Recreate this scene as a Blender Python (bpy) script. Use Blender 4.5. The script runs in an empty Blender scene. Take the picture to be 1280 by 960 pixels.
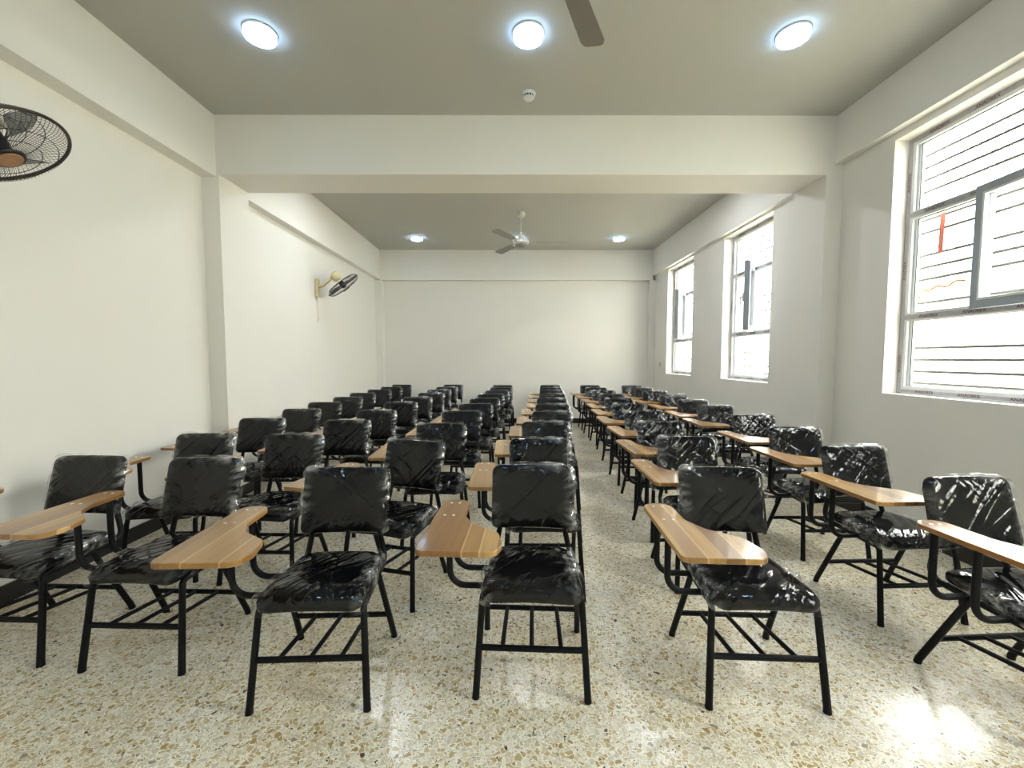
import bpy, bmesh, math, random
from mathutils import Vector, Matrix, noise
random.seed(7)
PI = math.pi
S = bpy.context.scene
COL = S.collection

# ------------------------------------------------------------------ materials
def new_mat(name):
    m = bpy.data.materials.new(name); m.use_nodes = True
    nt = m.node_tree; nt.nodes.clear()
    out = nt.nodes.new('ShaderNodeOutputMaterial')
    return m, nt, out
def N(nt, t, **kw):
    n = nt.nodes.new(t)
    for k, v in kw.items():
        if k in n.inputs: n.inputs[k].default_value = v
        else: setattr(n, k, v)
    return n
def plain(name, col, rough=0.5, metal=0.0, bump=0.0, bscale=200.0, spec=0.5, var=0.0, vscale=3.0):
    m, nt, out = new_mat(name)
    b = N(nt, 'ShaderNodeBsdfPrincipled')
    b.inputs['Base Color'].default_value = (*col, 1); b.inputs['Roughness'].default_value = rough
    b.inputs['Metallic'].default_value = metal; b.inputs['Specular IOR Level'].default_value = spec
    tc = N(nt, 'ShaderNodeTexCoord')
    if var:
        n1 = N(nt, 'ShaderNodeTexNoise'); n1.inputs['Scale'].default_value = vscale; n1.inputs['Detail'].default_value = 4
        nt.links.new(tc.outputs['Object'], n1.inputs['Vector'])
        mx = N(nt, 'ShaderNodeMix', data_type='RGBA'); 
        mx.inputs[6].default_value = (*[c*(1-var) for c in col], 1); mx.inputs[7].default_value = (*[min(1, c*(1+var)) for c in col], 1)
        nt.links.new(n1.outputs['Fac'], mx.inputs[0]); nt.links.new(mx.outputs[2], b.inputs['Base Color'])
    if bump:
        n2 = N(nt, 'ShaderNodeTexNoise'); n2.inputs['Scale'].default_value = bscale; n2.inputs['Detail'].default_value = 3
        nt.links.new(tc.outputs['Object'], n2.inputs['Vector'])
        bp = N(nt, 'ShaderNodeBump'); bp.inputs['Strength'].default_value = bump; bp.inputs['Distance'].default_value = 0.004
        nt.links.new(n2.outputs['Fac'], bp.inputs['Height']); nt.links.new(bp.outputs['Normal'], b.inputs['Normal'])
    nt.links.new(b.outputs[0], out.inputs[0])
    return m
def emit(name, col, st):
    m, nt, out = new_mat(name)
    e = N(nt, 'ShaderNodeEmission'); e.inputs['Color'].default_value = (*col, 1); e.inputs['Strength'].default_value = st
    nt.links.new(e.outputs[0], out.inputs[0]); return m
def mat_terrazzo():
    m, nt, out = new_mat('terrazzo')
    b = N(nt, 'ShaderNodeBsdfPrincipled')
    tc = N(nt, 'ShaderNodeTexCoord')
    L = nt.links.new
    nz = N(nt, 'ShaderNodeTexNoise'); nz.inputs['Scale'].default_value = 30; nz.inputs['Detail'].default_value = 2
    L(tc.outputs['Object'], nz.inputs['Vector'])
    mv = N(nt, 'ShaderNodeMix', data_type='RGBA', blend_type='LINEAR_LIGHT'); mv.inputs[0].default_value = 0.012
    L(tc.outputs['Object'], mv.inputs[6]); L(nz.outputs['Color'], mv.inputs[7])
    vec = mv.outputs[2]
    def vor(scale, feature='F1'):
        v = N(nt, 'ShaderNodeTexVoronoi', feature=feature); v.inputs['Scale'].default_value = scale
        v.inputs['Randomness'].default_value = 1.0; L(vec, v.inputs['Vector']); return v
    def ramp(fac, stops, interp='CONSTANT'):
        r = N(nt, 'ShaderNodeValToRGB'); r.color_ramp.interpolation = interp
        el = r.color_ramp.elements
        el[0].position, el[0].color = stops[0][0], (*stops[0][1], 1)
        el[1].position, el[1].color = stops[1][0], (*stops[1][1], 1)
        for p, c in stops[2:]:
            e = el.new(p); e.color = (*c, 1)
        L(fac, r.inputs[0]); return r
    def sep(v):
        s = N(nt, 'ShaderNodeSeparateColor'); L(v.outputs['Color'], s.inputs[0]); return s
    # large chips
    v1 = vor(60); e1 = vor(60, 'DISTANCE_TO_EDGE'); s1 = sep(v1)
    c1 = ramp(s1.outputs[0], [(0, (.66, .58, .42)), (.15, (.53, .42, .24)), (.30, (.64, .58, .46)), (.42, (.49, .38, .20)),
                              (.53, (.62, .55, .41)), (.66, (.58, .53, .44)), (.76, (.76, .71, .60)), (.88, (.40, .28, .11)), (.965, (.32, .27, .20)), (.993, (.13, .07, .05))])
    k1 = ramp(e1.outputs['Distance'], [(0, (0, 0, 0)), (.07, (0, 0, 0)), (.12, (1, 1, 1))], 'LINEAR')
    # medium chips
    v2 = vor(112); e2 = vor(112, 'DISTANCE_TO_EDGE'); s2 = sep(v2)
    c2 = ramp(s2.outputs[0], [(0, (.70, .66, .56)), (.3, (.57, .52, .41)), (.5, (.66, .61, .51)), (.72, (.52, .43, .29)), (.90, (.40, .34, .25)), (.955, (.06, .06, .055))])
    k2 = ramp(e2.outputs['Distance'], [(0, (0, 0, 0)), (.10, (0, 0, 0)), (.15, (1, 1, 1))], 'LINEAR')
    mat0 = N(nt, 'ShaderNodeMix', data_type='RGBA'); mat0.inputs[6].default_value = (.87, .84, .75, 1)
    L(k2.outputs[0], mat0.inputs[0]); L(c2.outputs[0], mat0.inputs[7])
    pick = N(nt, 'ShaderNodeMath', operation='GREATER_THAN'); pick.inputs[1].default_value = .22
    L(s1.outputs[1], pick.inputs[0])
    mul = N(nt, 'ShaderNodeMath', operation='MULTIPLY'); L(pick.outputs[0], mul.inputs[0]); L(k1.outputs[0], mul.inputs[1])
    mix1 = N(nt, 'ShaderNodeMix', data_type='RGBA'); L(mul.outputs[0], mix1.inputs[0]); L(mat0.outputs[2], mix1.inputs[6]); L(c1.outputs[0], mix1.inputs[7])
    # broad random drift from paler to warmer tone
    n3 = N(nt, 'ShaderNodeTexNoise'); n3.inputs['Scale'].default_value = 1.6; n3.inputs['Detail'].default_value = 3
    L(tc.outputs['Object'], n3.inputs['Vector'])
    r3 = ramp(n3.outputs['Fac'], [(.35, (1.22, 1.22, 1.20)), (.74, (1.10, 1.04, .90))], 'LINEAR')
    mm = N(nt, 'ShaderNodeMix', data_type='RGBA', blend_type='MULTIPLY'); mm.inputs[0].default_value = 1
    L(mix1.outputs[2], mm.inputs[6]); L(r3.outputs[0], mm.inputs[7])
    L(mm.outputs[2], b.inputs['Base Color'])
    rr = ramp(n3.outputs['Fac'], [(.3, (.17, .17, .17)), (.75, (.30, .30, .30))], 'LINEAR')
    L(rr.outputs[0], b.inputs['Roughness'])
    b.inputs['Specular IOR Level'].default_value = .5; b.inputs['Coat Weight'].default_value = .4; b.inputs['Coat Roughness'].default_value = .27
    L(b.outputs[0], out.inputs[0]); return m
def mat_wood():
    m, nt, out = new_mat('oak_laminate')
    L = nt.links.new
    b = N(nt, 'ShaderNodeBsdfPrincipled'); b.inputs['Roughness'].default_value = .3; b.inputs['Coat Weight'].default_value = .42; b.inputs['Coat Roughness'].default_value = .09
    tc = N(nt, 'ShaderNodeTexCoord'); oi = N(nt, 'ShaderNodeObjectInfo')
    sx = N(nt, 'ShaderNodeSeparateXYZ'); L(tc.outputs['Object'], sx.inputs[0])
    # staves running front to back
    off = N(nt, 'ShaderNodeMath', operation='MULTIPLY_ADD'); off.inputs[1].default_value = 3.0; L(oi.outputs['Random'], off.inputs[0]); L(sx.outputs[0], off.inputs[2])
    st = N(nt, 'ShaderNodeMath', operation='MULTIPLY'); st.inputs[1].default_value = 17; L(off.outputs[0], st.inputs[0])
    fl = N(nt, 'ShaderNodeMath', operation='FLOOR'); L(st.outputs[0], fl.inputs[0])
    wn = N(nt, 'ShaderNodeTexWhiteNoise', noise_dimensions='1D'); L(fl.outputs[0], wn.inputs['W'])
    fr = N(nt, 'ShaderNodeMath', operation='FRACT'); L(st.outputs[0], fr.inputs[0])
    mp = N(nt, 'ShaderNodeMapping'); mp.inputs['Scale'].default_value = (70, 2.2, 20)
    L(tc.outputs['Object'], mp.inputs['Vector'])
    av = N(nt, 'ShaderNodeVectorMath', operation='ADD'); L(mp.outputs[0], av.inputs[0])
    cb = N(nt, 'ShaderNodeCombineXYZ'); mo = N(nt, 'ShaderNodeMath', operation='MULTIPLY'); mo.inputs[1].default_value = 53
    L(oi.outputs['Random'], mo.inputs[0]); L(mo.outputs[0], cb.inputs[1]); L(wn.outputs['Value'], cb.inputs[2]); L(cb.outputs[0], av.inputs[1])
    gn = N(nt, 'ShaderNodeTexNoise'); gn.inputs['Scale'].default_value = 1; gn.inputs['Detail'].default_value = 5; gn.inputs['Roughness'].default_value = .65
    L(av.outputs[0], gn.inputs['Vector'])
    r = N(nt, 'ShaderNodeValToRGB'); e = r.color_ramp.elements
    e[0].position = 0; e[0].color = (.13, .052, .011, 1); e[1].position = 1; e[1].color = (.60, .37, .12, 1)
    x = e.new(.42); x.color = (.29, .138, .035, 1); x = e.new(.75); x.color = (.42, .225, .065, 1)
    mixf = N(nt, 'ShaderNodeMath', operation='MULTIPLY_ADD'); mixf.inputs[1].default_value = .62
    sc = N(nt, 'ShaderNodeMath', operation='MULTIPLY'); sc.inputs[1].default_value = .55; L(gn.outputs['Fac'], sc.inputs[0])
    L(wn.outputs['Value'], mixf.inputs[0]); L(sc.outputs[0], mixf.inputs[2])
    L(mixf.outputs[0], r.inputs[0])
    # pale glue line between some staves
    ln = N(nt, 'ShaderNodeMath', operation='LESS_THAN'); ln.inputs[1].default_value = .10; L(fr.outputs[0], ln.inputs[0])
    gt = N(nt, 'ShaderNodeMath', operation='GREATER_THAN'); gt.inputs[1].default_value = .55; L(wn.outputs['Value'], gt.inputs[0])
    lm = N(nt, 'ShaderNodeMath', operation='MULTIPLY'); L(ln.outputs[0], lm.inputs[0]); L(gt.outputs[0], lm.inputs[1])
    lm2 = N(nt, 'ShaderNodeMath', operation='MULTIPLY'); lm2.inputs[1].default_value = .7; L(lm.outputs[0], lm2.inputs[0])
    mx = N(nt, 'ShaderNodeMix', data_type='RGBA'); mx.inputs[7].default_value = (.66, .43, .20, 1)
    L(lm2.outputs[0], mx.inputs[0]); L(r.outputs[0], mx.inputs[6])
    L(mx.outputs[2], b.inputs['Base Color'])
    L(b.outputs[0], out.inputs[0]); return m
def crease_bump(nt, strength):
    """long stretched folds of polythene film pulled over a cushion"""
    L = nt.links.new
    tc = N(nt, 'ShaderNodeTexCoord'); oi = N(nt, 'ShaderNodeObjectInfo')
    mo = N(nt, 'ShaderNodeMath', operation='MULTIPLY'); mo.inputs[1].default_value = 5; L(oi.outputs['Random'], mo.inputs[0])
    av = N(nt, 'ShaderNodeVectorMath', operation='ADD'); L(tc.outputs['Object'], av.inputs[0]); L(mo.outputs[0], av.inputs[1])
    def noise_tex(scale, rot, det, dist):
        m0 = N(nt, 'ShaderNodeMapping'); m0.inputs['Rotation'].default_value = rot; L(av.outputs[0], m0.inputs['Vector'])
        mp = N(nt, 'ShaderNodeMapping'); mp.inputs['Scale'].default_value = scale; L(m0.outputs[0], mp.inputs['Vector'])
        n1 = N(nt, 'ShaderNodeTexNoise'); n1.inputs['Scale'].default_value = 1.0; n1.inputs['Detail'].default_value = det; n1.inputs['Distortion'].default_value = dist
        L(mp.outputs[0], n1.inputs['Vector']); return n1.outputs['Fac']
    def ridge(f, sharp):      # thin crease lines where the noise crosses its middle
        a = N(nt, 'ShaderNodeMath', operation='SUBTRACT'); a.inputs[1].default_value = .5; L(f, a.inputs[0])
        ab = N(nt, 'ShaderNodeMath', operation='ABSOLUTE'); L(a.outputs[0], ab.inputs[0])
        k = N(nt, 'ShaderNodeMath', operation='MULTIPLY_ADD'); k.inputs[1].default_value = -sharp; k.inputs[2].default_value = 1; k.use_clamp = True; L(ab.outputs[0], k.inputs[0])
        return k.outputs[0]
    soft = noise_tex((3.2, 3.2, 4.5), (.3, .6, .5), 0, .3)
    c1 = ridge(noise_tex((2.6, 2.6, 19), (.7, .75, .6), .5, .6), 5)
    c2 = ridge(noise_tex((3, 3, 26), (-.5, -.5, -.9), .5, .6), 6)
    mask = ridge(noise_tex((6, 6, 6), (.1, .2, .3), 0, .3), 4.5)
    m1 = N(nt, 'ShaderNodeMath', operation='MULTIPLY'); L(c2, m1.inputs[0]); L(mask, m1.inputs[1])
    h1 = N(nt, 'ShaderNodeMath', operation='MULTIPLY_ADD'); h1.inputs[1].default_value = .34; L(c1, h1.inputs[0]); L(soft, h1.inputs[2])
    h2 = N(nt, 'ShaderNodeMath', operation='MULTIPLY_ADD'); h2.inputs[1].default_value = .30; L(m1.outputs[0], h2.inputs[0]); L(h1.outputs[0], h2.inputs[2])
    bp = N(nt, 'ShaderNodeBump'); bp.inputs['Strength'].default_value = strength; bp.inputs['Distance'].default_value = .020
    L(h2.outputs[0], bp.inputs['Height'])
    return bp.outputs[0]
def mat_pad():
    """charcoal fabric with clear film stretched tight over it"""
    m, nt, out = new_mat('film_covered_fabric'); L = nt.links.new
    b = N(nt, 'ShaderNodeBsdfPrincipled'); b.inputs['Base Color'].default_value = (.011, .0105, .0105, 1); b.inputs['Roughness'].default_value = .85
    b.inputs['Specular IOR Level'].default_value = .0
    b.inputs['Coat Weight'].default_value = .85; b.inputs['Coat Roughness'].default_value = .075; b.inputs['Coat IOR'].default_value = 1.46
    nrm = crease_bump(nt, .6); L(nrm, b.inputs['Coat Normal'])
    tc = N(nt, 'ShaderNodeTexCoord'); n1 = N(nt, 'ShaderNodeTexNoise'); n1.inputs['Scale'].default_value = 25; L(tc.outputs['Object'], n1.inputs['Vector'])
    r = N(nt, 'ShaderNodeValToRGB'); r.color_ramp.elements[0].color = (.004, .0039, .0039, 1); r.color_ramp.elements[1].color = (.008, .0077, .0077, 1)
    L(n1.outputs['Fac'], r.inputs[0]); L(r.outputs[0], b.inputs['Base Color'])
    L(b.outputs[0], out.inputs[0]); return m
def mat_wrap():
    """the loose film of the wrapping: clear where it lies flat, whitish and glossy where it bunches"""
    m, nt, out = new_mat('clear_polythene'); L = nt.links.new
    nrm = crease_bump(nt, .7)
    at = N(nt, 'ShaderNodeAttribute'); at.attribute_name = 'gather'
    g = N(nt, 'ShaderNodeBsdfGlossy'); g.inputs['Roughness'].default_value = .12; g.inputs['Color'].default_value = (1, 1, 1, 1); L(nrm, g.inputs['Normal'])
    df = N(nt, 'ShaderNodeBsdfDiffuse'); df.inputs['Color'].default_value = (.85, .86, .87, 1); L(nrm, df.inputs['Normal'])
    tr = N(nt, 'ShaderNodeBsdfTransparent')
    fac = N(nt, 'ShaderNodeMath', operation='MULTIPLY'); fac.inputs[1].default_value = .62; fac.use_clamp = True; L(at.outputs['Fac'], fac.inputs[0])
    gd = N(nt, 'ShaderNodeMixShader'); gd.inputs[0].default_value = .62; L(df.outputs[0], gd.inputs[1]); L(g.outputs[0], gd.inputs[2])
    m1 = N(nt, 'ShaderNodeMixShader'); L(fac.outputs[0], m1.inputs[0]); L(tr.outputs[0], m1.inputs[1]); L(gd.outputs[0], m1.inputs[2])
    L(m1.outputs[0], out.inputs[0]); return m
def mat_glass():
    m, nt, out = new_mat('window_glass'); L = nt.links.new
    tr = N(nt, 'ShaderNodeBsdfTransparent'); tr.inputs['Color'].default_value = (.95, .97, .96, 1)
    g = N(nt, 'ShaderNodeBsdfGlossy'); g.inputs['Roughness'].default_value = .02
    fr = N(nt, 'ShaderNodeFresnel'); fr.inputs['IOR'].default_value = 1.45
    ge = N(nt, 'ShaderNodeNewGeometry'); nb = N(nt, 'ShaderNodeMath', operation='SUBTRACT'); nb.inputs[0].default_value = 1; L(ge.outputs['Backfacing'], nb.inputs[1])
    fb = N(nt, 'ShaderNodeMath', operation='MULTIPLY'); L(fr.outputs[0], fb.inputs[0]); L(nb.outputs[0], fb.inputs[1])
    mx = N(nt, 'ShaderNodeMixShader'); L(fb.outputs[0], mx.inputs[0]); L(tr.outputs[0], mx.inputs[1]); L(g.outputs[0], mx.inputs[2])
    L(mx.outputs[0], out.inputs[0]); return m
def mat_smoky():
    m, nt, out = new_mat('smoky_blade'); L = nt.links.new
    tr = N(nt, 'ShaderNodeBsdfTransparent'); tr.inputs['Color'].default_value = (.55, .56, .56, 1)
    b = N(nt, 'ShaderNodeBsdfPrincipled'); b.inputs['Base Color'].default_value = (.10, .105, .105, 1); b.inputs['Roughness'].default_value = .25
    mx = N(nt, 'ShaderNodeMixShader'); mx.inputs[0].default_value = .5; L(tr.outputs[0], mx.inputs[1]); L(b.outputs[0], mx.inputs[2])
    L(mx.outputs[0], out.inputs[0]); return m

M = dict(
    wall=plain('cream_plaster', (.83, .81, .765), .75, bump=.10, bscale=60, spec=.25, var=.015, vscale=2.5),
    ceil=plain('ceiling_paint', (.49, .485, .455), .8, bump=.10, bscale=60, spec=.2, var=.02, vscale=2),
    floor=mat_terrazzo(), skirt=plain('black_skirting_tile', (.012, .012, .013), .25, spec=.5, var=.3, vscale=20),
    pad=mat_pad(),
    wrap=mat_wrap(), steel=plain('black_powder_coat', (.004, .004, .0045), .5, spec=.22, bump=.05, bscale=900),
    wood=mat_wood(), screw=plain('bright_screw', (.85, .85, .82), .3, metal=1.0, spec=.5),
    upvc=plain('white_upvc', (.70, .72, .73), .4, var=.02, vscale=9), film=plain('protective_film', (.42, .40, .42), .45, var=.25, vscale=40),
    sash=plain('grey_sash', (.36, .40, .45), .4, var=.05, vscale=9),
    ink=plain('dark_red_ink', (.10, .03, .04), .6), gasket=plain('rubber_gasket', (.03, .03, .03), .6),
    glass=mat_glass(), grille=plain('painted_grille_bar', (.06, .062, .058), .5, var=.05, vscale=12),
    lampdif=emit('lamp_diffuser', (.44, .68, 1.0), 13.0), lampring=plain('white_lamp_ring', (.72, .75, .78), .4, var=.02, vscale=9),
    fanwhite=plain('fan_enamel', (.66, .65, .60), .35, var=.03, vscale=8), fangrey=plain('fan_grey', (.20, .20, .19), .4, var=.05, vscale=8),
    blade=plain('fan_blade_enamel', (.24, .225, .20), .4, var=.03, vscale=8),
    wire=plain('black_wire', (.02, .018, .018), .4, metal=.3), rim=plain('brown_fan_rim', (.035, .02, .018), .35, var=.3, vscale=10),
    gold=plain('pale_gold_plastic', (.60, .52, .32), .35, var=.05, vscale=12), badge=plain('brown_badge', (.34, .17, .085), .4, var=.2, vscale=25),
    smoky=mat_smoky(), detwhite=plain('detector_white', (.72, .74, .76), .45, var=.02, vscale=20), detdark=plain('detector_slot', (.02, .02, .03), .6),
    socket=plain('socket_plastic', (.62, .60, .55), .4, var=.03, vscale=20), cord=plain('orange_cord_fibre', (.40, .14, .02), .7, var=.3, vscale=60),
    red=plain('red_strap_cloth', (.36, .075, .04), .7, var=.2, vscale=30),
    ext=plain('cream_render', (.80, .77, .60), .8, var=.06, vscale=1.5), ground=plain('outside_concrete', (.55, .53, .48), .8, var=.1, vscale=2),
)

# ------------------------------------------------------------------ mesh helpers
def bm_box(bm, x0, x1, y0, y1, z0, z1):
    v = [bm.verts.new(p) for p in ((x0,y0,z0),(x1,y0,z0),(x1,y1,z0),(x0,y1,z0),(x0,y0,z1),(x1,y0,z1),(x1,y1,z1),(x0,y1,z1))]
    for f in ((3,2,1,0),(4,5,6,7),(0,1,5,4),(1,2,6,5),(2,3,7,6),(3,0,4,7)): bm.faces.new([v[i] for i in f])
def boxes(*bs):
    bm = bmesh.new()
    for b in bs: bm_box(bm, *b)
    return bm
def bend(pts, rads, n=6):
    """polyline with rounded corners"""
    pts = [Vector(p) for p in pts]; out = [pts[0]]
    for i in range(1, len(pts)-1):
        r = rads[i-1]; p = pts[i]; a = (pts[i-1]-p).normalized(); b = (pts[i+1]-p).normalized()
        ang = a.angle(b)
        if r <= 0 or ang > PI-.02: out.append(p); continue
        d = r/math.tan(ang/2); s = p+a*d; e = p+b*d
        c = p + (a+b).normalized()*(r/math.sin(ang/2))
        u = s-c; w = e-c; tot = u.angle(w); ax = u.cross(w).normalized()
        for k in range(n+1): out.append(c + Matrix.Rotation(tot*k/n, 3, ax) @ u)
    out.append(pts[-1]); return out
def tube(bm, pts, r, n=10, caps=True, closed=False):
    pts = [Vector(p) for p in pts]; m = len(pts)
    rings = []; t0 = None; nrm = None
    for i, p in enumerate(pts):
        if closed: t = (pts[(i+1) % m]-pts[i-1]).normalized()
        elif i == 0: t = (pts[1]-p).normalized()
        elif i == m-1: t = (p-pts[i-1]).normalized()
        else: t = (pts[i+1]-pts[i-1]).normalized()
        if nrm is None:
            nrm = t.orthogonal().normalized()
        else:
            nrm = (nrm - t*nrm.dot(t)).normalized()
        bi = t.cross(nrm)
        rr = r[i] if isinstance(r, (list, tuple)) else r
        rings.append([bm.verts.new(p + (nrm*math.cos(2*PI*k/n)+bi*math.sin(2*PI*k/n))*rr) for k in range(n)])
    for i in range(m if closed else m-1):
        A, B = rings[i], rings[(i+1) % m]
        for k in range(n):
            bm.faces.new((A[k], A[(k+1) % n], B[(k+1) % n], B[k]))
    if caps and not closed:
        bm.faces.new(rings[0][::-1]); bm.faces.new(rings[-1])
def lathe(bm, prof, n=32, mat=None):
    """profile of (radius, z) spun about z"""
    rings = []
    for r, z in prof:
        if r < 1e-6: rings.append([bm.verts.new((0, 0, z))])
        else: rings.append([bm.verts.new((r*math.cos(2*PI*k/n), r*math.sin(2*PI*k/n), z)) for k in range(n)])
    for A, B in zip(rings, rings[1:]):
        for k in range(n):
            if len(A) == 1 and len(B) == 1: continue
            if len(A) == 1: bm.faces.new((A[0], B[(k+1) % n], B[k]))
            elif len(B) == 1: bm.faces.new((A[k], A[(k+1) % n], B[0]))
            else: bm.faces.new((A[k], A[(k+1) % n], B[(k+1) % n], B[k]))
def outline(poly, rads, n=8):
    """closed polygon with rounded corners"""
    m = len(poly); P = [Vector((*p, 0)) for p in poly]; out = []
    for i in range(m):
        p = P[i]; a = (P[i-1]-p); b = (P[(i+1) % m]-p); la, lb = a.length, b.length; a.normalize(); b.normalize()
        ang = a.angle(b); r = rads[i]
        if r <= 0 or ang > PI-.02: out.append(p.copy()); continue
        d = min(r/math.tan(ang/2), la*.49, lb*.49); r = d*math.tan(ang/2)
        c = p+(a+b).normalized()*(r/math.sin(ang/2)); s = p+a*d-c; e = p+b*d-c
        tot = s.angle(e); sg = 1 if s.cross(e).z > 0 else -1
        for k in range(n+1): out.append(c + Matrix.Rotation(sg*tot*k/n, 3, 'Z') @ s)
    return [(v.x, v.y) for v in out]
def resample(pts, n):
    L = [0]
    for i in range(len(pts)):
        a, b = pts[i], pts[(i+1) % len(pts)]; L.append(L[-1]+math.hypot(b[0]-a[0], b[1]-a[1]))
    out = []; j = 0
    for k in range(n):
        s = L[-1]*k/n
        while L[j+1] < s: j += 1
        a, b = pts[j], pts[(j+1) % len(pts)]; t = (s-L[j])/max(1e-9, L[j+1]-L[j])
        out.append((a[0]+(b[0]-a[0])*t, a[1]+(b[1]-a[1])*t))
    return out
def pillow(bm, ol, prof, fn):
    """closed cushion: outline scaled through (inset metres, depth) profile; fn maps (x, y, depth) to space"""
    n = len(ol); cx = sum(p[0] for p in ol)/n; cy = sum(p[1] for p in ol)/n
    rings = []
    R = [math.hypot(x-cx, y-cy) for x, y in ol]; Rm = min(R)
    for ins, d in prof:
        k = 1-ins/Rm
        rings.append([bm.verts.new(fn(cx+(x-cx)*k, cy+(y-cy)*k, d)) for x, y in ol])
    for A, B in zip(rings, rings[1:]):
        for i in range(n): bm.faces.new((A[i], A[(i+1) % n], B[(i+1) % n], B[i]))
    for ring, d, fl in ((rings[0], prof[0][1], 1), (rings[-1], prof[-1][1], 0)):
        c = bm.verts.new(fn(cx, cy, d))
        for i in range(n):
            f = (ring[(i+1) % n], ring[i], c) if fl else (ring[i], ring[(i+1) % n], c)
            bm.faces.new(f)
def prism(bm, ol, z0, z1, bev=0.0, xf=None):
    f = xf or (lambda x, y, z: (x, y, z))
    n = len(ol); cx = sum(p[0] for p in ol)/n; cy = sum(p[1] for p in ol)/n
    lv = [(z0, bev), (z0+bev, 0), (z1-bev, 0), (z1, bev)] if bev else [(z0, 0), (z1, 0)]
    rings = []
    for z, ins in lv:
        ring = []
        for i, (x, y) in enumerate(ol):
            if ins:
                a, b = ol[i-1], ol[(i+1) % n]; tx, ty = b[0]-a[0], b[1]-a[1]; l = math.hypot(tx, ty) or 1
                nx, ny = -ty/l, tx/l
                if AREA(ol) < 0: nx, ny = -nx, -ny
                x, y = x+nx*ins, y+ny*ins
            ring.append(bm.verts.new(f(x, y, z)))
        rings.append(ring)
    for A, B in zip(rings, rings[1:]):
        for i in range(n): bm.faces.new((A[i], A[(i+1) % n], B[(i+1) % n], B[i]))
    bm.faces.new(rings[0][::-1]); bm.faces.new(rings[-1])
def AREA(ol): return sum(ol[i][0]*ol[(i+1) % len(ol)][1]-ol[(i+1) % len(ol)][0]*ol[i][1] for i in range(len(ol)))
def obj(name, bm, mat, parent=None, smooth=True, angle=40, loc=None):
    bmesh.ops.recalc_face_normals(bm, faces=bm.faces)
    me = bpy.data.meshes.new(name)
    if smooth:
        for f in bm.faces: f.smooth = True
        for e in bm.edges:
            if len(e.link_faces) == 2 and e.calc_face_angle(0) > math.radians(angle): e.smooth = False
    bm.to_mesh(me); bm.free()
    me.materials.append(mat)
    o = bpy.data.objects.new(name, me); COL.objects.link(o)
    if parent: o.parent = parent
    if loc: o.location = loc
    return o
def thing(name, label, cat, loc=(0, 0, 0), rotz=0, group=None):
    o = bpy.data.objects.new(name, None); COL.objects.link(o); o.empty_display_size = .1
    o.location = loc; o.rotation_euler = (0, 0, rotz); o['label'] = label; o['category'] = cat
    if group: o['group'] = group
    return o
def tag(o, label, cat, group=None):
    o['label'] = label; o['category'] = cat
    if group: o['group'] = group
    return o
def struct(name, bm, mat, parent=None, smooth=False):
    o = obj(name, bm, mat, parent, smooth)
    if not parent: o['kind'] = 'structure'
    return o

# ------------------------------------------------------------------ the room
ZC = 3.37                                  # ceiling
YF, YB1, YB2, YE = -.75, 3.765, 4.18, 8.39   # behind camera, cross beam, end wall
XL1, XL2, XR1, XR2 = -2.67, -2.62, 2.88, 2.80
T = .22
struct('floor', boxes((XL1-T, XR1+T, YF-T, YE+T, -.12, 0)), M['floor'])
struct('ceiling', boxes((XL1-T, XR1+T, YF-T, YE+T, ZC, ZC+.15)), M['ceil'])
struct('wall_left', boxes((XL1-T, XL1, YF, YB1, 0, ZC), (XL1-T, XL2, YB1+.2, YE, 0, ZC), (XL1-T, XL1, YB1, YB1+.2, 0, ZC)), M['wall'])
struct('wall_back', boxes((XL1-T, XR1+T, YE, YE+T, 0, ZC)), M['wall'])
struct('wall_front', boxes((XL1-T, XR1+T, YF-T, YF, 0, ZC)), M['wall'])
SILL = 1.022
WIN = [(2.22, 3.27, 2.917, XR1), (4.61, 5.645, 2.862, XR2), (6.59, 7.64, 2.862, XR2), (.0, 1.05, 2.917, XR1)]   # y0, y1, head, wall face
def wall_with_holes(bm, x0, x1, y0, y1, holes):
    y = y0
    for a, b, h in sorted(holes):
        bm_box(bm, x0, x1, y, a, 0, ZC); bm_box(bm, x0, x1, a, b, 0, SILL); bm_box(bm, x0, x1, a, b, h, ZC); y = b
    bm_box(bm, x0, x1, y, y1, 0, ZC)
bm = bmesh.new()
wall_with_holes(bm, XR1, XR1+T, YF, YB1+.2, [w[:3] for w in WIN if w[3] == XR1])
wall_with_holes(bm, XR2, XR1+T, YB1+.2, YE, [w[:3] for w in WIN if w[3] == XR2])
struct('wall_right', bm, M['wall'])
struct('trim_1', boxes((XL1, XR1, YB1, YB2, 2.875, ZC)), M['wall'])                    # cross beam
struct('trim_2', boxes((XL1, -2.54, YF, YB1, 2.852, ZC)), M['wall'])                   # side beams
struct('trim_3', boxes((XL2, -2.525, YB2, YE, 2.815, ZC)), M['wall'])
struct('trim_4', boxes((2.805, XR1, YF, YB1, 2.967, ZC)), M['wall'])
struct('trim_5', boxes((2.74, XR2, YB2, YE, 2.885, ZC)), M['wall'])
struct('trim_6', boxes((-2.525, 2.74, 8.28, YE, 2.80, ZC)), M['wall'])                 # end beam
struct('trim_7', boxes((XL1, -2.52, YB1, YB2, 0, 2.875)), M['wall'])                   # piers
struct('trim_8', boxes((2.733, XR1, YB1, YB2, 0, 2.875)), M['wall'])
struct('trim_9', boxes((XL2, -2.485, 8.28, YE, 0, 2.80)), M['wall'])
struct('trim_10', boxes((2.685, XR2, 8.28, YE, 0, 2.80)), M['wall'])
b = .012; hb = .10
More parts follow.
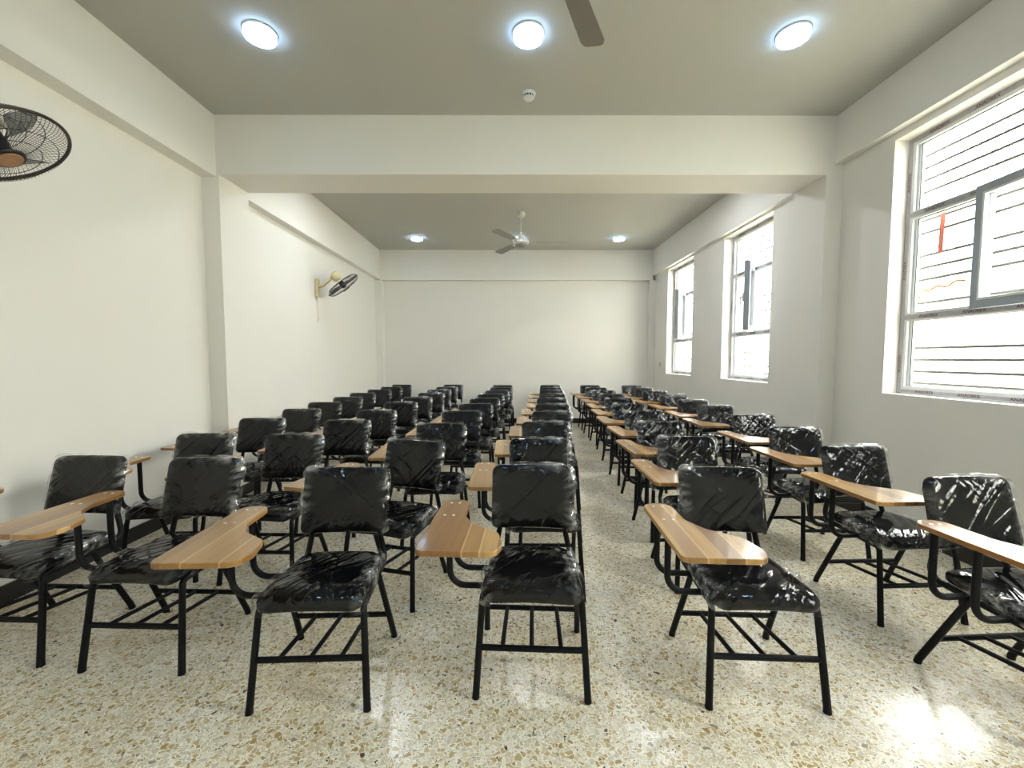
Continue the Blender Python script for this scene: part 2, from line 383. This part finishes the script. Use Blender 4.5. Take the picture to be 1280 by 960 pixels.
struct('baseboard_left', boxes((XL1, XL1+b, YF, YB1, 0, hb), (XL1, -2.52+b, YB1-b, YB1, 0, hb), (-2.52, -2.52+b, YB1, YB2, 0, hb), (XL2, -2.52+b, YB2, YB2+b, 0, hb), (XL2, XL2+b, YB2+b, 8.28-b, 0, hb), (XL2, -2.485, 8.28-b, 8.28, 0, hb)), M['skirt'])
struct('baseboard_back', boxes((-2.485, 2.685, YE-b, YE, 0, hb), (-2.485, -2.485+b, 8.28-b, YE-b, 0, hb), (2.685-b, 2.685, 8.28-b, YE-b, 0, hb)), M['skirt'])
struct('baseboard_right', boxes((XR1-b, XR1, YF, YB1, 0, hb), (2.733-b, XR1, YB1-b, YB1, 0, hb), (2.733-b, 2.733, YB1, YB2, 0, hb), (2.733-b, XR2, YB2, YB2+b, 0, hb), (XR2-b, XR2, YB2+b, 8.28-b, 0, hb), (2.685, XR2, 8.28-b, 8.28, 0, hb)), M['skirt'])
# outside
struct('ground_outside', boxes((XR1+T, 14, -10, 22, -.6, -.5)), M['ground'])  # unseen ground, put in to bounce daylight
struct('wall_outside', boxes((5.6, 5.8, -8, 20, -.5, 2.5)), M['ext'])  # boundary wall in its own cream colour

# ------------------------------------------------------------------ windows
def text_mesh(txt, size):
    cu = bpy.data.curves.new('printed_text', 'FONT'); cu.body = txt; cu.size = size; cu.extrude = .0006; cu.align_x = 'CENTER'; cu.align_y = 'CENTER'
    o = bpy.data.objects.new('tmp', cu); COL.objects.link(o)
    dg = bpy.context.evaluated_depsgraph_get(); me = bpy.data.meshes.new_from_object(o.evaluated_get(dg))
    bpy.data.objects.remove(o); me.name = 'printed_text'; return me
TXT = text_mesh('ANADREX', .030)
TXT.materials.clear(); TXT.materials.append(M['ink'])
def window(k, y0, y1, zh, xw, ajar, detail=True):
    root = bpy.data.objects.new('window_%d' % k, None); COL.objects.link(root); root['kind'] = 'structure'
    xi = xw+.11; xo = xi+.06                   # frame sits inside the reveal
    root.location = (xi, (y0+y1)/2, SILL)
    def P(name, bm, mat, parent=root, smooth=False):
        for v in bm.verts: v.co -= root.location
        return obj(name, bm, mat, parent, smooth)
    f = .058; ym = (y0+y1)/2; z1, z2 = 1.60, 2.35; t = .03
    fr = boxes((xi, xo, y0, y0+f, SILL, zh), (xi, xo, y1-f, y1, SILL, zh), (xi, xo, y0+f, y1-f, SILL, SILL+f), (xi, xo, y0+f, y1-f, zh-f, zh),
               (xi, xo, y0+f, y1-f, z1-t, z1+t), (xi, xo, y0+f, y1-f, z2-t, z2+t), (xi, xo, ym-.024, ym+.024, z1+t, z2-t),
               # inner glazing beads
               (xi+.02, xo-.01, y0+f, y0+f+.018, SILL+f, zh-f), (xi+.02, xo-.01, y1-f-.018, y1-f, SILL+f, zh-f))
    P('frame', fr, M['upvc'])
    # mauve protective film left on the room side of the outer frame and transoms
    g = .0015; w = .034
    P('protective_film', boxes((xi-g, xi, y0, y0+w, SILL, zh), (xi-g, xi, y1-w, y1, SILL, zh), (xi-g, xi, y0+w, y1-w, SILL+.012, SILL+w), (xi-g, xi, y0+w, y1-w, zh-w, zh),
                              (xi-g, xi, y0+w, y1-w, z1-.02, z1+.014), (xi-g, xi, y0+w, y1-w, z2-.014, z2+.02)), M['film'])
    if detail:
        R = Matrix(((0, 0, -1), (-1, 0, 0), (0, 1, 0)))     # text faces the room (-x), reads along -y
        for z in (SILL+.023, zh-.018, z1-.004, z2+.004):
            for q in range(3):
                yy = y1-.22-q*.30
                o = bpy.data.objects.new('printed_text', TXT); COL.objects.link(o); o.parent = root
                o.matrix_local = Matrix.Translation((-g-.0004, yy-root.location.y, z-root.location.z)) @ R.to_4x4()
        for yy in (y1-.017,):
            for z in (1.25, 1.95, 2.6):
                o = bpy.data.objects.new('printed_text', TXT); COL.objects.link(o); o.parent = root
                o.matrix_local = Matrix.Translation((-g-.0004, yy-root.location.y, z-root.location.z)) @ R.to_4x4() @ Matrix.Rotation(PI/2, 4, 'Z')
    for nm, (a, b_, c, d) in (('pane', (y0+f, y1-f, SILL+f, z1-t)), ('pane', (ym+.024, y1-f, z1+t, z2-t)), ('pane', (y0+f, y1-f, z2+t, zh-f))):
        P(nm, boxes((xi+.028, xi+.034, a, b_, c, d)), M['glass'])
    P('gasket', boxes(*[(xi+.024, xi+.028, a, b_, c, d) for A, B, C, D in ((y0+f+.018, y1-f-.018, SILL+f, z1-t), (ym+.024, y1-f-.018, z1+t, z2-t), (y0+f+.018, y1-f-.018, z2+t, zh-f))
                        for a, b_, c, d in ((A, A+.005, C, D), (B-.005, B, C, D), (A, B, C, C+.005), (A, B, D-.005, D))]), M['gasket'])
    # opening casement on the near half, hinged at the near jamb, swung in a little
    sw = ym-(y0+f)+.022; s0, s1 = z1+.006, z2+.022
    bm = boxes((-.045, .012, -.058, 0, s0, s1), (-.045, .012, -sw, -sw+.058, s0, s1), (-.045, .012, -sw+.058, -.058, s0, s0+.058), (-.045, .012, -sw+.058, -.058, s1-.058, s1))
    rot = Matrix.Rotation(math.radians(-ajar), 3, 'Z')
    piv = Vector((xi-.004, ym-.010, 0))
    def Q(bm):
        for v in bm.verts: v.co = rot @ v.co + piv
        return bm
    so = P('sash', Q(bm), M['sash'])
    P('sash_pane', Q(boxes((-.016, -.010, -sw+.058, -.058, s0+.058, s1-.058))), M['glass'], so)
    P('sash_bead', Q(boxes((-.05, -.03, -.064, -.05, s0+.05, s1-.05), (-.05, -.03, -sw+.05, -sw+.064, s0+.05, s1-.05), (-.05, -.03, -sw+.064, -.064, s0+.05, s0+.064), (-.05, -.03, -sw+.064, -.064, s1-.064, s1-.05))), M['upvc'], so)
    hb_ = boxes((-.062, -.045, -sw+.016, -sw+.042, 1.93, 2.02), (-.085, -.062, -sw+.022, -sw+.036, 1.965, 1.985), (-.088, -.074, -sw+.021, -sw+.037, 1.86, 1.985))
    P('sash_handle', Q(hb_), M['upvc'], so)
    return root
window(1, *WIN[0], 6)
window(2, *WIN[1], 36)
window(3, *WIN[2], 36)
window(4, *WIN[3], 0, False)  # unseen window beside the camera, added to let in more daylight
BARS = [1.10, 1.19, 1.28, 1.37, 1.71, 1.885, 1.975, 2.065, 2.235, 2.33, 2.54, 2.63, 2.72, 2.81]
for k, (lab, (y0, y1, zh, xw)) in enumerate(zip(('steel bar grille outside the window nearest the camera', 'steel bar grille outside the middle window', 'steel bar grille outside the farthest window'), WIN[:3])):
    xg = XR1+T+.035
    g = thing('window_grille', lab, 'grille', (xg, (y0+y1)/2, SILL), 0, 'window grilles')
    hw = (y1-y0)/2+.06
    for z in BARS:
        bm = bmesh.new(); tube(bm, [(0, -hw, z-SILL), (0, hw, z-SILL)], .0105, 8); obj('grille_bar', bm, M['grille'], g)
    for s in (-1, 1):
        bm = boxes((-.035, .006, s*hw-.012, s*hw+.012, .03, zh-SILL+.02)); obj('upright', bm, M['grille'], g)
# orange cord and red strap hanging on the near grille
xg = XR1+T+.02
bm = bmesh.new(); pts = []
for i in range(25):
    t_ = i/24; pts.append((xg-.008+.001*math.sin(t_*23), 3.295-.37*t_, 1.805+.028*t_+.010*math.sin(t_*17)-.012*math.sin(t_*PI)))
tube(bm, pts, .007, 6)
tube(bm, bend([(xg-.008, 3.295, 1.805), (xg-.008, 3.27, 1.775), (xg-.008, 3.25, 1.745)], [.02]), .007, 6)
tag(obj('orange_cord', bm, M['cord']), 'orange cord strung across the grille outside the nearest window', 'cord')
bm = bmesh.new(); bm_box(bm, xg-.003, xg+.001, 3.10, 3.135, 2.06, 2.34)
for v in bm.verts: v.co.y += .02*(2.34-v.co.z)
tag(obj('red_strap', bm, M['red'], smooth=False), 'red strap hanging on the grille outside the nearest window', 'strap')

# ------------------------------------------------------------------ ceiling fittings
def ceiling_light(x, y, label):
    t = thing('ceiling_light', label, 'ceiling light', (x, y, ZC), 0, 'round ceiling lights')
    bm = bmesh.new(); lathe(bm, [(.0, -.001), (.098, -.001), (.100, -.003), (.100, -.010), (.097, -.013), (.0, -.013)], 40); obj('ring', bm, M['lampring'], t)
    bm = bmesh.new(); lathe(bm, [(.0, -.0135), (.095, -.0135), (.096, -.030), (.092, -.040), (.06, -.046), (.0, -.047)], 40); obj('diffuser', bm, M['lampdif'], t)
for x, y, lab in ((-1.60, 2.84, 'bright round ceiling light left in the row nearest the camera'), (.112, 2.84, 'bright round ceiling light in the middle of the row nearest the camera'),
                  (1.81, 2.84, 'bright round ceiling light right in the row nearest the camera'), (-1.62, 7.46, 'small round ceiling light at left in the far row'),
                  (.118, 7.46, 'small round ceiling light behind the far ceiling fan'), (1.87, 7.46, 'small round ceiling light at right in the far row')):
    ceiling_light(x, y, lab)
det = thing('smoke_detector', 'small white smoke detector on ceiling before the cross beam', 'smoke detector', (.142, 3.46, ZC))
bm = bmesh.new(); lathe(bm, [(0, -.001), (.052, -.001), (.054, -.005), (.052, -.016), (.044, -.020), (0, -.020)], 32); obj('base', bm, M['detwhite'], det)
bm = bmesh.new(); lathe(bm, [(0, -.020), (.040, -.020), (.040, -.034), (0, -.034)], 32); obj('vent_slots', bm, M['detdark'], det)
bm = bmesh.new()
lathe(bm, [(.0, -.034), (.042, -.034), (.043, -.038), (.036, -.047), (.018, -.052), (0, -.053)], 32)
for k in range(12):
    a = 2*PI*k/12; tube(bm, [(.0415*math.cos(a), .0415*math.sin(a), -.019), (.0415*math.cos(a), .0415*math.sin(a), -.035)], .004, 6)
obj('cover', bm, M['detwhite'], det)

def ceiling_fan(x, y, ang, label):
    t = thing('ceiling_fan', label, 'ceiling fan', (x, y, ZC), 0, 'ceiling fans')
    bm = bmesh.new(); lathe(bm, [(0, -.001), (.045, -.001), (.062, -.02), (.055, -.055), (.028, -.075), (0, -.075)], 28); obj('canopy', bm, M['fanwhite'], t)
    bm = bmesh.new(); tube(bm, [(0, 0, -.07), (0, 0, -.36)], .011, 12); obj('rod', bm, M['fanwhite'], t)
    bm = bmesh.new(); lathe(bm, [(0, -.31), (.022, -.315), (.04, -.34), (.045, -.375), (.02, -.38), (0, -.38)], 28); obj('lower_canopy', bm, M['fanwhite'], t)
    bm = bmesh.new(); lathe(bm, [(0, -.375), (.07, -.378), (.108, -.395), (.116, -.415), (.112, -.44), (.09, -.455), (0, -.456)], 36); obj('motor_housing', bm, M['fanwhite'], t)
    bm = bmesh.new(); lathe(bm, [(0, -.456), (.082, -.456), (.078, -.478), (.05, -.487), (0, -.489)], 32); obj('motor_cap', bm, M['fangrey'], t)
    for k in range(3):
        R = Matrix.Rotation(ang+k*2*PI/3, 4, 'Z')
        ol = outline([(.17, -.045), (.66, -.068), (.70, -.05), (.70, .05), (.66, .062), (.17, .05)], [.02, .02, .03, .03, .02, .02], 5)
        bm = bmesh.new(); tw = math.radians(11)
        prism(bm, ol, -.0015, .0015, xf=lambda a, b_, c: R @ Vector((a, b_*math.cos(tw)-c*math.sin(tw), -.425+b_*math.sin(tw)+c)))
        bl = obj('blade', bm, M['blade'], t)
        bm = bmesh.new(); ol = outline([(.09, -.022), (.15, -.018), (.21, -.04), (.21, .04), (.15, .018), (.09, .022)], [0, .02, .01, .01, .02, 0], 4)
        prism(bm, ol, -.006, -.002, xf=lambda a, b_, c: R @ Vector((a, b_*math.cos(tw)-c*math.sin(tw), -.425+b_*math.sin(tw)+c)))
        obj('blade_bracket', bm, M['fanwhite'], bl)
    return t
ceiling_fan(.145, 6.18, math.radians(0), 'white ceiling fan hanging from a rod beyond the cross beam')
ceiling_fan(.145, 1.72, math.radians(65), 'ceiling fan at the top edge with one blade showing beside the middle light')

# ------------------------------------------------------------------ wall fans
def wall_fan(wx, wy, wz, centre, nrm, label, Rr, cords, roll=0):
    t = thing('wall_fan', label, 'wall fan', (wx, wy, wz), 0, 'wall fans')
    o = Vector((wx, wy, wz)); C = Vector(centre)-o; n = Vector(nrm).normalized()
    ax = Vector((0, 0, 1)).cross(n).normalized(); ay = n.cross(ax)
    B = Matrix((ax, ay, n)).transposed() @ Matrix.Rotation(roll, 3, 'Z')
    def W(p): return B @ Vector(p) + C
    def put(bm):
        for v in bm.verts: v.co = W(v.co)
        return bm
    ol = outline([(-.045, -.13), (.045, -.13), (.05, .13), (-.05, .13)], [.03]*4, 6)
    bm = bmesh.new(); prism(bm, ol, .001, .035, .006, xf=lambda a, b_, c: (c, a, b_)); obj('wall_bracket', bm, M['gold'], t)
    bm = bmesh.new(); back = W((0, 0, -.165))
    tube(bm, bend([(.03, 0, .02), (.09, 0, .03), tuple(back)], [.03]), .022, 14); obj('arm', bm, M['gold'], t)
    bm = bmesh.new(); lathe(bm, [(0, -.205), (.03, -.203), (.058, -.185), (.066, -.15), (.064, -.11), (.05, -.085), (0, -.083)], 28); obj('motor_housing', put(bm), M['gold'], t)
    def grille(depth, r0, name, nw, mat):
        bm = bmesh.new()
        prof = lambda s: (r0+(Rr-r0)*s, depth*(1-.35*s*s-.65*s**8))
        for k in range(nw):
            a = 2*PI*k/nw
            pts = []
            for j in range(10):
                u_ = (j/9)**.6; r, d = prof(u_); aa = a+.35*(1-u_)
                pts.append((r*math.cos(aa), r*math.sin(aa), d))
            tube(bm, pts, .0009, 4, caps=False)
        for s in (.33, .66):
            r, d = prof(s); tube(bm, [(r*math.cos(2*PI*k/48), r*math.sin(2*PI*k/48), d) for k in range(48)], .0016, 5, closed=True)
        r, d = prof(0); tube(bm, [(r*math.cos(2*PI*k/32), r*math.sin(2*PI*k/32), d) for k in range(32)], .002, 5, closed=True)
        return obj(name, put(bm), mat, t)
    grille(-.062, .055, 'rear_grille', 84, M['wire'])
    fg = grille(.060, .052, 'front_grille', 84, M['wire'])
    bm = bmesh.new(); lathe(bm, [(0, .052), (.056, .054), (.06, .060), (.056, .067), (.047, .069), (0, .069)], 32); obj('badge_ring', put(bm), M['wire'], fg)
    bm = bmesh.new(); lathe(bm, [(0, .069), (.046, .069), (.043, .073), (0, .074)], 32); obj('badge', put(bm), M['badge'], fg)
    bm = bmesh.new()
    tube(bm, [(Rr*math.cos(2*PI*k/64), Rr*math.sin(2*PI*k/64), 0) for k in range(64)], .0075, 8, closed=True)
    obj('rim', put(bm), M['rim'], t)
    bm = bmesh.new(); lathe(bm, [(0, -.06), (.034, -.058), (.036, .0), (.03, .03), (0, .04)], 24); obj('hub', put(bm), M['wire'], t)
    for k in range(3):
        a0 = 2*PI*k/3; bm = bmesh.new(); g = []
        for i in range(9):
            r = .03+(Rr*.86-.03)*i/8; row = []
            wid = math.radians(20+22*math.sin(min(1, i/8)*PI*.75))
            for j in range(7):
                u = j/6-.5; aa = a0+u*wid*1.15+.5*(i/8)
                row.append(bm.verts.new((r*math.cos(aa), r*math.sin(aa), -.012+.05*u*(.4+.6*i/8)-.01*math.cos(u*PI))))
            g.append(row)
        for i in range(8):
            for j in range(6): bm.faces.new((g[i][j], g[i+1][j], g[i+1][j+1], g[i][j+1]))
        bmesh.ops.solidify(bm, geom=bm.faces[:], thickness=.0018)
        obj('blade', put(bm), M['smoky'], t)
    if cords:
        for dy, ln in ((-.016, .30), (.014, .27)):
            bm = bmesh.new(); tube(bm, [(.018, dy, -.13), (.018, dy*1.1, -.13-ln)], .0022, 6)
            tube(bm, [(.018, dy*1.1, -.13-ln), (.018, dy*1.1, -.15-ln)], [.005, .006], 8)
            obj('pull_cord', bm, M['gold'], t)
    return t
wall_fan(XL2, 5.78, 2.235, (-2.285, 5.86, 2.285), (.56, .30, -.77), 'brown wall fan with gold bracket tilted down beyond the cross beam', .235, True, .3)
wall_fan(XL1, 1.86, 2.22, (-2.22, 1.905, 2.213), (.497, .096, -.863), 'large dark wall fan with wire cage cut by the left edge', .238, True, -.6)

sk = thing('wall_socket', 'small wall socket beside the farthest window', 'socket', (XR2, 7.95, 1.18))
bm = bmesh.new(); prism(bm, outline([(-.04, -.04), (.04, -.04), (.04, .04), (-.04, .04)], [.008]*4, 4), .0005, .010, .002, xf=lambda a, b_, c: (-c, a, b_)); obj('faceplate', bm, M['socket'], sk)
bm = boxes((-.012, -.010, -.012, -.006, -.006, .006), (-.012, -.010, .006, .012, -.006, .006), (-.012, -.010, -.004, .004, .010, .016)); obj('socket_holes', bm, M['detdark'], sk)

# ------------------------------------------------------------------ the chair (faces -y; origin on the floor between the rear feet)
def seat_fn(x, y, d):
    # cushion: gently domed top, rolled front edge
    dome = .010*(1-(x/.2)**2)*(1 if d > .0 else 0)
    roll = -.018*max(0, (-.33-y)/.07)**2 if y < -.33 else 0
    return Vector((x, y, .376+d+dome+roll))
SEAT_OL = resample(outline([(-.200, -.408), (.200, -.408), (.174, -.03), (-.174, -.03)], [.045, .045, .05, .05], 8), 72)
SEAT_W = resample(outline([(-.209, -.416), (.209, -.416), (.183, -.022), (-.183, -.022)], [.045, .045, .05, .05], 8), 120)
BACK_OL = resample(outline([(-.188, 0), (.188, 0), (.190, .298), (-.190, .298)], [.025, .025, .038, .038], 8), 72)
BACK_W = resample(outline([(-.194, -.007), (.194, -.007), (.196, .304), (-.196, .304)], [.025, .025, .036, .036], 8), 120)
def back_fn(x, zz, d):
    # zz up the pad, d thickness (front negative); leans back and bows round the sitter
    y = -.022+.079*(zz/.30)+d-.018*(x/.19)**2+.006
    return Vector((x, y, (.505+zz*.94-.26*d)))
def cushion(name, ol, fn, prof, mat, parent):
    bm = bmesh.new(); pillow(bm, ol, prof, fn); return obj(name, bm, mat, parent, angle=80)
def wrapped(name, ol, fn, prof, seed, parent, amp, top=None):
    bm = bmesh.new(); pillow(bm, ol, prof, fn); bmesh.ops.recalc_face_normals(bm, faces=bm.faces); bm.normal_update()
    off = Vector((seed*7.3, seed*3.1, seed*5.7)); lay = bm.verts.layers.float.new('gather')
    mv = []
    for v in bm.verts:
        p = v.co
        side = min(1, max(0, (abs(p.x)-.150)/.04))
        if top is not None: side = max(side*(.55 if p.x < 0 else 1), .8*min(1, max(0, (p.z-top)/.02)))
        if top is None and p.x > .12 and p.y > -.30: side = min(1, side*1.8)
        q = Vector((p.x*10, p.y*10, p.z*10))+off
        a = noise.noise(q)+.5*noise.noise(q*2.3+off)
        c = abs(noise.noise(Vector((p.x*9, p.y*26, p.z*44))+off))
        e = noise.noise(Vector((p.x*30, p.y*40, p.z*60))+off*2)
        f = noise.noise(Vector((p.x*6, p.y*7, p.z*7))-off)
        mv.append(v.normal*(amp*max(-.1, .4*a+.15)+amp*side*(2.6*c+.3)))
        v[lay] = max(0, min(1, side*(.10+1.5*c+1.1*e)*(.6+1.3*f)))
    for v, m in zip(bm.verts, mv): v.co += m
    return obj(name, bm, M['wrap'], parent, angle=75)
SP = [(.10, 0), (.03, .0), (.008, .001), (.0, .012), (.0, .030), (.010, .043), (.035, .049), (.08, .051), (.12, .052)]
SPW = [(.13, -.004), (.08, -.004), (.03, -.004), (.010, -.003), (.0, .008), (.0, .020), (.0, .034), (.010, .049), (.022, .053), (.035, .055), (.055, .056), (.075, .057), (.10, .058), (.13, .058), (.16, .058)]
BP = [(.12, -.028), (.06, -.027), (.02, -.023), (.004, -.013), (0, 0), (.004, .010), (.02, .017), (.06, .019), (.12, .019)]
BPW = [(.145, -.034), (.12, -.034), (.09, -.034), (.065, -.033), (.045, -.032), (.025, -.030), (.012, -.024), (.003, -.013), (0, -.004), (.0, .006), (.006, .017), (.02, .023), (.06, .025), (.12, .025)]
TAB = outline([(-.39, -.10), (-.39, -.612), (-.120, -.612), (-.100, -.545), (-.122, -.445), (-.225, -.372), (-.268, -.285), (-.272, -.10)],
              [.05, .03, .05, .05, .05, .09, .06, .05], 8)
GROUP = 'plastic wrapped writing chairs in rows'
def make_chair(seed):
    t = thing('writing_chair', 'chair', 'chair', group=GROUP)
    s = cushion('seat', SEAT_OL, seat_fn, SP, M['pad'], t); wrapped('plastic_wrap', SEAT_W, seat_fn, SPW, seed, s, .006)
    k = cushion('backrest', BACK_OL, back_fn, BP, M['pad'], t); wrapped('plastic_wrap', BACK_W, back_fn, BPW, seed+11, k, .005, .765)
    r = .0125
    for sx in (-1, 1):
        bm = bmesh.new(); tube(bm, [(sx*.212, -.417, 0), (sx*.211, -.415, .02), (sx*.193, -.372, .335)], [.0145, .0135, r]); obj('leg', bm, M['steel'], t)
        bm = bmesh.new(); tube(bm, [(sx*.213, -.002, 0), (sx*.212, -.006, .02), (sx*.194, -.165, .372)], [.0145, .0135, r]); obj('leg', bm, M['steel'], t)
        # seat rail runs back under the cushion and turns up behind the backrest
        bm = bmesh.new(); tube(bm, bend([(sx*.1931, -.3722, .333), (sx*.190, -.365, .366), (sx*.178, .005, .372), (sx*.150, .008, .50), (sx*.140, .072, .735)], [.022, .055, .08]), r)
        obj('seat_rail', bm, M['steel'], t)
    bm = bmesh.new(); tube(bm, [(-.204, -.392, .184), (.204, -.392, .184)], .0115); obj('front_stretcher', bm, M['steel'], t)
    bm = bmesh.new(); tube(bm, [(-.206, -.062, .145), (.206, -.062, .145)], .0115); obj('rear_stretcher', bm, M['steel'], t)
    bm = bmesh.new(); tube(bm, [(-.192, -.155, .367), (.192, -.155, .367)], .0105); obj('seat_crossbar', bm, M['steel'], t)
    for x in (-.112, 0, .112):
        bm = bmesh.new(); tube(bm, [(x, -.392, .186), (x, -.062, .147)], .009, 8); obj('rack_bar', bm, M['steel'], t)
    for y in (-.145, -.29):
        bm = bmesh.new(); tube(bm, bend([(-.19, y, .372), (-.333, y, .372), (-.333, y, .642)], [.065], 8), r); obj('arm_post', bm, M['steel'], t)
    bm = bmesh.new(); prism(bm, TAB, .641, .660, .0025)
    tb = obj('writing_tablet', bm, M['wood'], t, angle=30)
    for y in (-.145, -.29):
        for dx in (-.018, .018):
            bm = bmesh.new(); lathe(bm, [(0, .6598), (.006, .6598), (.006, .6612), (.003, .6622), (0, .6624)], 12)
            for v in bm.verts: v.co += Vector((-.333+dx, y, 0))
            obj('screw', bm, M['screw'], tb)
    return t
protos = [make_chair(i) for i in range(4)]
used = set()
def place(i, x, y, rz, label, set_back=0.0):
    src = protos[i]
    if i not in used:
        used.add(i); r = src
    else:
        r = src.copy(); COL.objects.link(r)
        for ch in src.children:
            c = ch.copy(); COL.objects.link(c); c.parent = r
            for g in ch.children:
                d = g.copy(); COL.objects.link(d); d.parent = c
    r.location = (x, y, 0); r.rotation_euler = (0, 0, rz); r['label'] = label; r['group'] = GROUP
    for c in r.children:                      # the arm and its tablet are bolted on a little further back on some chairs
        if c.name.startswith(('writing_tablet', 'arm_post')): c.location.y = set_back
    return r
POS = {
'A': [(-2.172, 2.136), (-2.048, 2.792), (-2.104, 3.531), (-2.097, 4.187), (-2.151, 4.843), (-2.138, 5.499), (-2.172, 6.155), (-2.129, 6.811), (-2.118, 7.467), (-2.101, 8.123)],
'B': [(-1.544, 2.089), (-1.438, 2.759), (-1.344, 3.415), (-1.309, 4.071), (-1.273, 4.838), (-1.225, 5.494), (-1.166, 6.15), (-1.161, 6.806), (-1.134, 7.462), (-1.106, 8.118)],
'C': [(-0.755, 1.894), (-0.599, 2.55), (-0.54, 3.23), (-0.475, 4.013), (-0.396, 4.678), (-0.337, 5.334), (-0.287, 5.99), (-0.219, 6.646), (-0.173, 7.302), (-0.154, 7.958)],
'D': [(0.1, 1.945), (0.18, 2.601), (0.277, 3.317), (0.389, 3.973), (0.46, 4.629), (0.521, 5.32), (0.594, 6.005), (0.645, 6.661), (0.693, 7.317), (0.745, 7.973)],
'E': [(0.965, 1.895), (1.132, 2.67), (1.195, 3.326), (1.277, 3.993), (1.316, 4.649), (1.375, 5.305), (1.439, 5.961), (1.466, 6.617), (1.477, 7.273), (1.493, 7.929)],
'F': [(1.941, 1.737), (1.983, 2.393), (2.083, 3.05), (2.172, 3.725), (2.189, 4.485), (2.232, 5.149), (2.279, 5.876), (2.236, 6.54), (2.242, 7.196), (2.253, 7.852)]}
ROT = {('C', 1): -15, ('F', 0): 3, ('F', 1): 2, ('B', 0): -2, ('A', 0): -2, ('A', 1): 2, ('E', 0): -3, ('D', 0): -3}
ORD = ['front', 'second', 'third', 'fourth', 'fifth', 'sixth', 'seventh', 'eighth', 'ninth', 'last']
CN = {'A': 'column along the left wall', 'B': 'second column from the left wall', 'C': 'third column from the left wall',
      'D': 'column left of the open aisle', 'E': 'column right of the open aisle', 'F': 'column beside the window wall'}
FRONT = {'A': 'front black wrapped writing chair of the column along the left wall',
         'B': 'front black wrapped writing chair of the second column from the left wall',
         'C': 'front black wrapped writing chair of the third column from the left wall',
         'D': 'front black wrapped writing chair of the column left of the open aisle',
         'E': 'front black wrapped writing chair right of the open aisle, tablet arm over its seat',
         'F': 'front black wrapped writing chair by the windows, cut by the right edge'}
q = 0
for c, l in POS.items():
    for i, (x, y) in enumerate(l):
        lab = FRONT[c] if i == 0 else ('black wrapped writing chair, %s, in the %s' % (ORD[i]+' from the front' if i < 9 else 'last', CN[c]))
        rz = math.radians(ROT.get((c, i), random.uniform(-2.2, 2.2)))
        place((q*7+i) % 4 if q > 3 else q, x, y, rz, lab, .05 if i and (c, i) != ('C', 1) else 0); q += 1

# ------------------------------------------------------------------ light
w = bpy.data.worlds.new('sky'); S.world = w; w.use_nodes = True
nt = w.node_tree; nt.nodes.clear()
bg = nt.nodes.new('ShaderNodeBackground'); wo = nt.nodes.new('ShaderNodeOutputWorld')
bg.inputs['Color'].default_value = (1.0, .99, .965, 1); bg.inputs['Strength'].default_value = 17.5
nt.links.new(bg.outputs[0], wo.inputs[0])
for y0, y1, zh, xw in WIN:
    la = bpy.data.lights.new('window_portal', 'AREA'); la.shape = 'RECTANGLE'; la.size = y1-y0; la.size_y = zh-SILL; la.cycles.is_portal = True
    o = bpy.data.objects.new('window_portal', la); COL.objects.link(o); o.location = (xw+T-.01 if xw == XR1 else XR1+T-.01, (y0+y1)/2, (zh+SILL)/2)
    o.rotation_euler = (PI/2, 0, PI/2)
# ceiling lamps of the room that stand outside the frame (behind the cross beam and behind the camera)
for y in (.45, 5.05):
    for x in (-1.61, .115, 1.84):
        la = bpy.data.lights.new('ceiling_lamp', 'AREA'); la.shape = 'DISK'; la.size = .2; la.energy = 4 if y < 2 else 11; la.color = (.38, .66, 1.0) if y < 2 else (.85, .92, 1.0)
        o = bpy.data.objects.new('ceiling_lamp', la); COL.objects.link(o); o.location = (x, y, ZC-.03)

# ------------------------------------------------------------------ camera
cam = bpy.data.cameras.new('camera'); cam.sensor_width = 36; cam.lens = 530/1280*36; cam.clip_start = .02
co = bpy.data.objects.new('camera', cam); COL.objects.link(co); co.location = (0, 0, 1.29)
co.rotation_euler = (PI/2-math.atan(32/530), 0, -math.atan(1.5/530)); S.camera = co
vs = S.view_settings; vs.view_transform = 'Standard'; vs.look = 'None'; vs.gamma = 1; vs.use_curve_mapping = False; vs.exposure = 0.48
S.display_settings.display_device = 'sRGB'
cy = S.cycles; cy.use_denoising = True; cy.max_bounces = 10; cy.diffuse_bounces = 6; cy.glossy_bounces = 4; cy.transparent_max_bounces = 24
cy.sample_clamp_indirect = 8; cy.caustics_reflective = False; cy.caustics_refractive = False
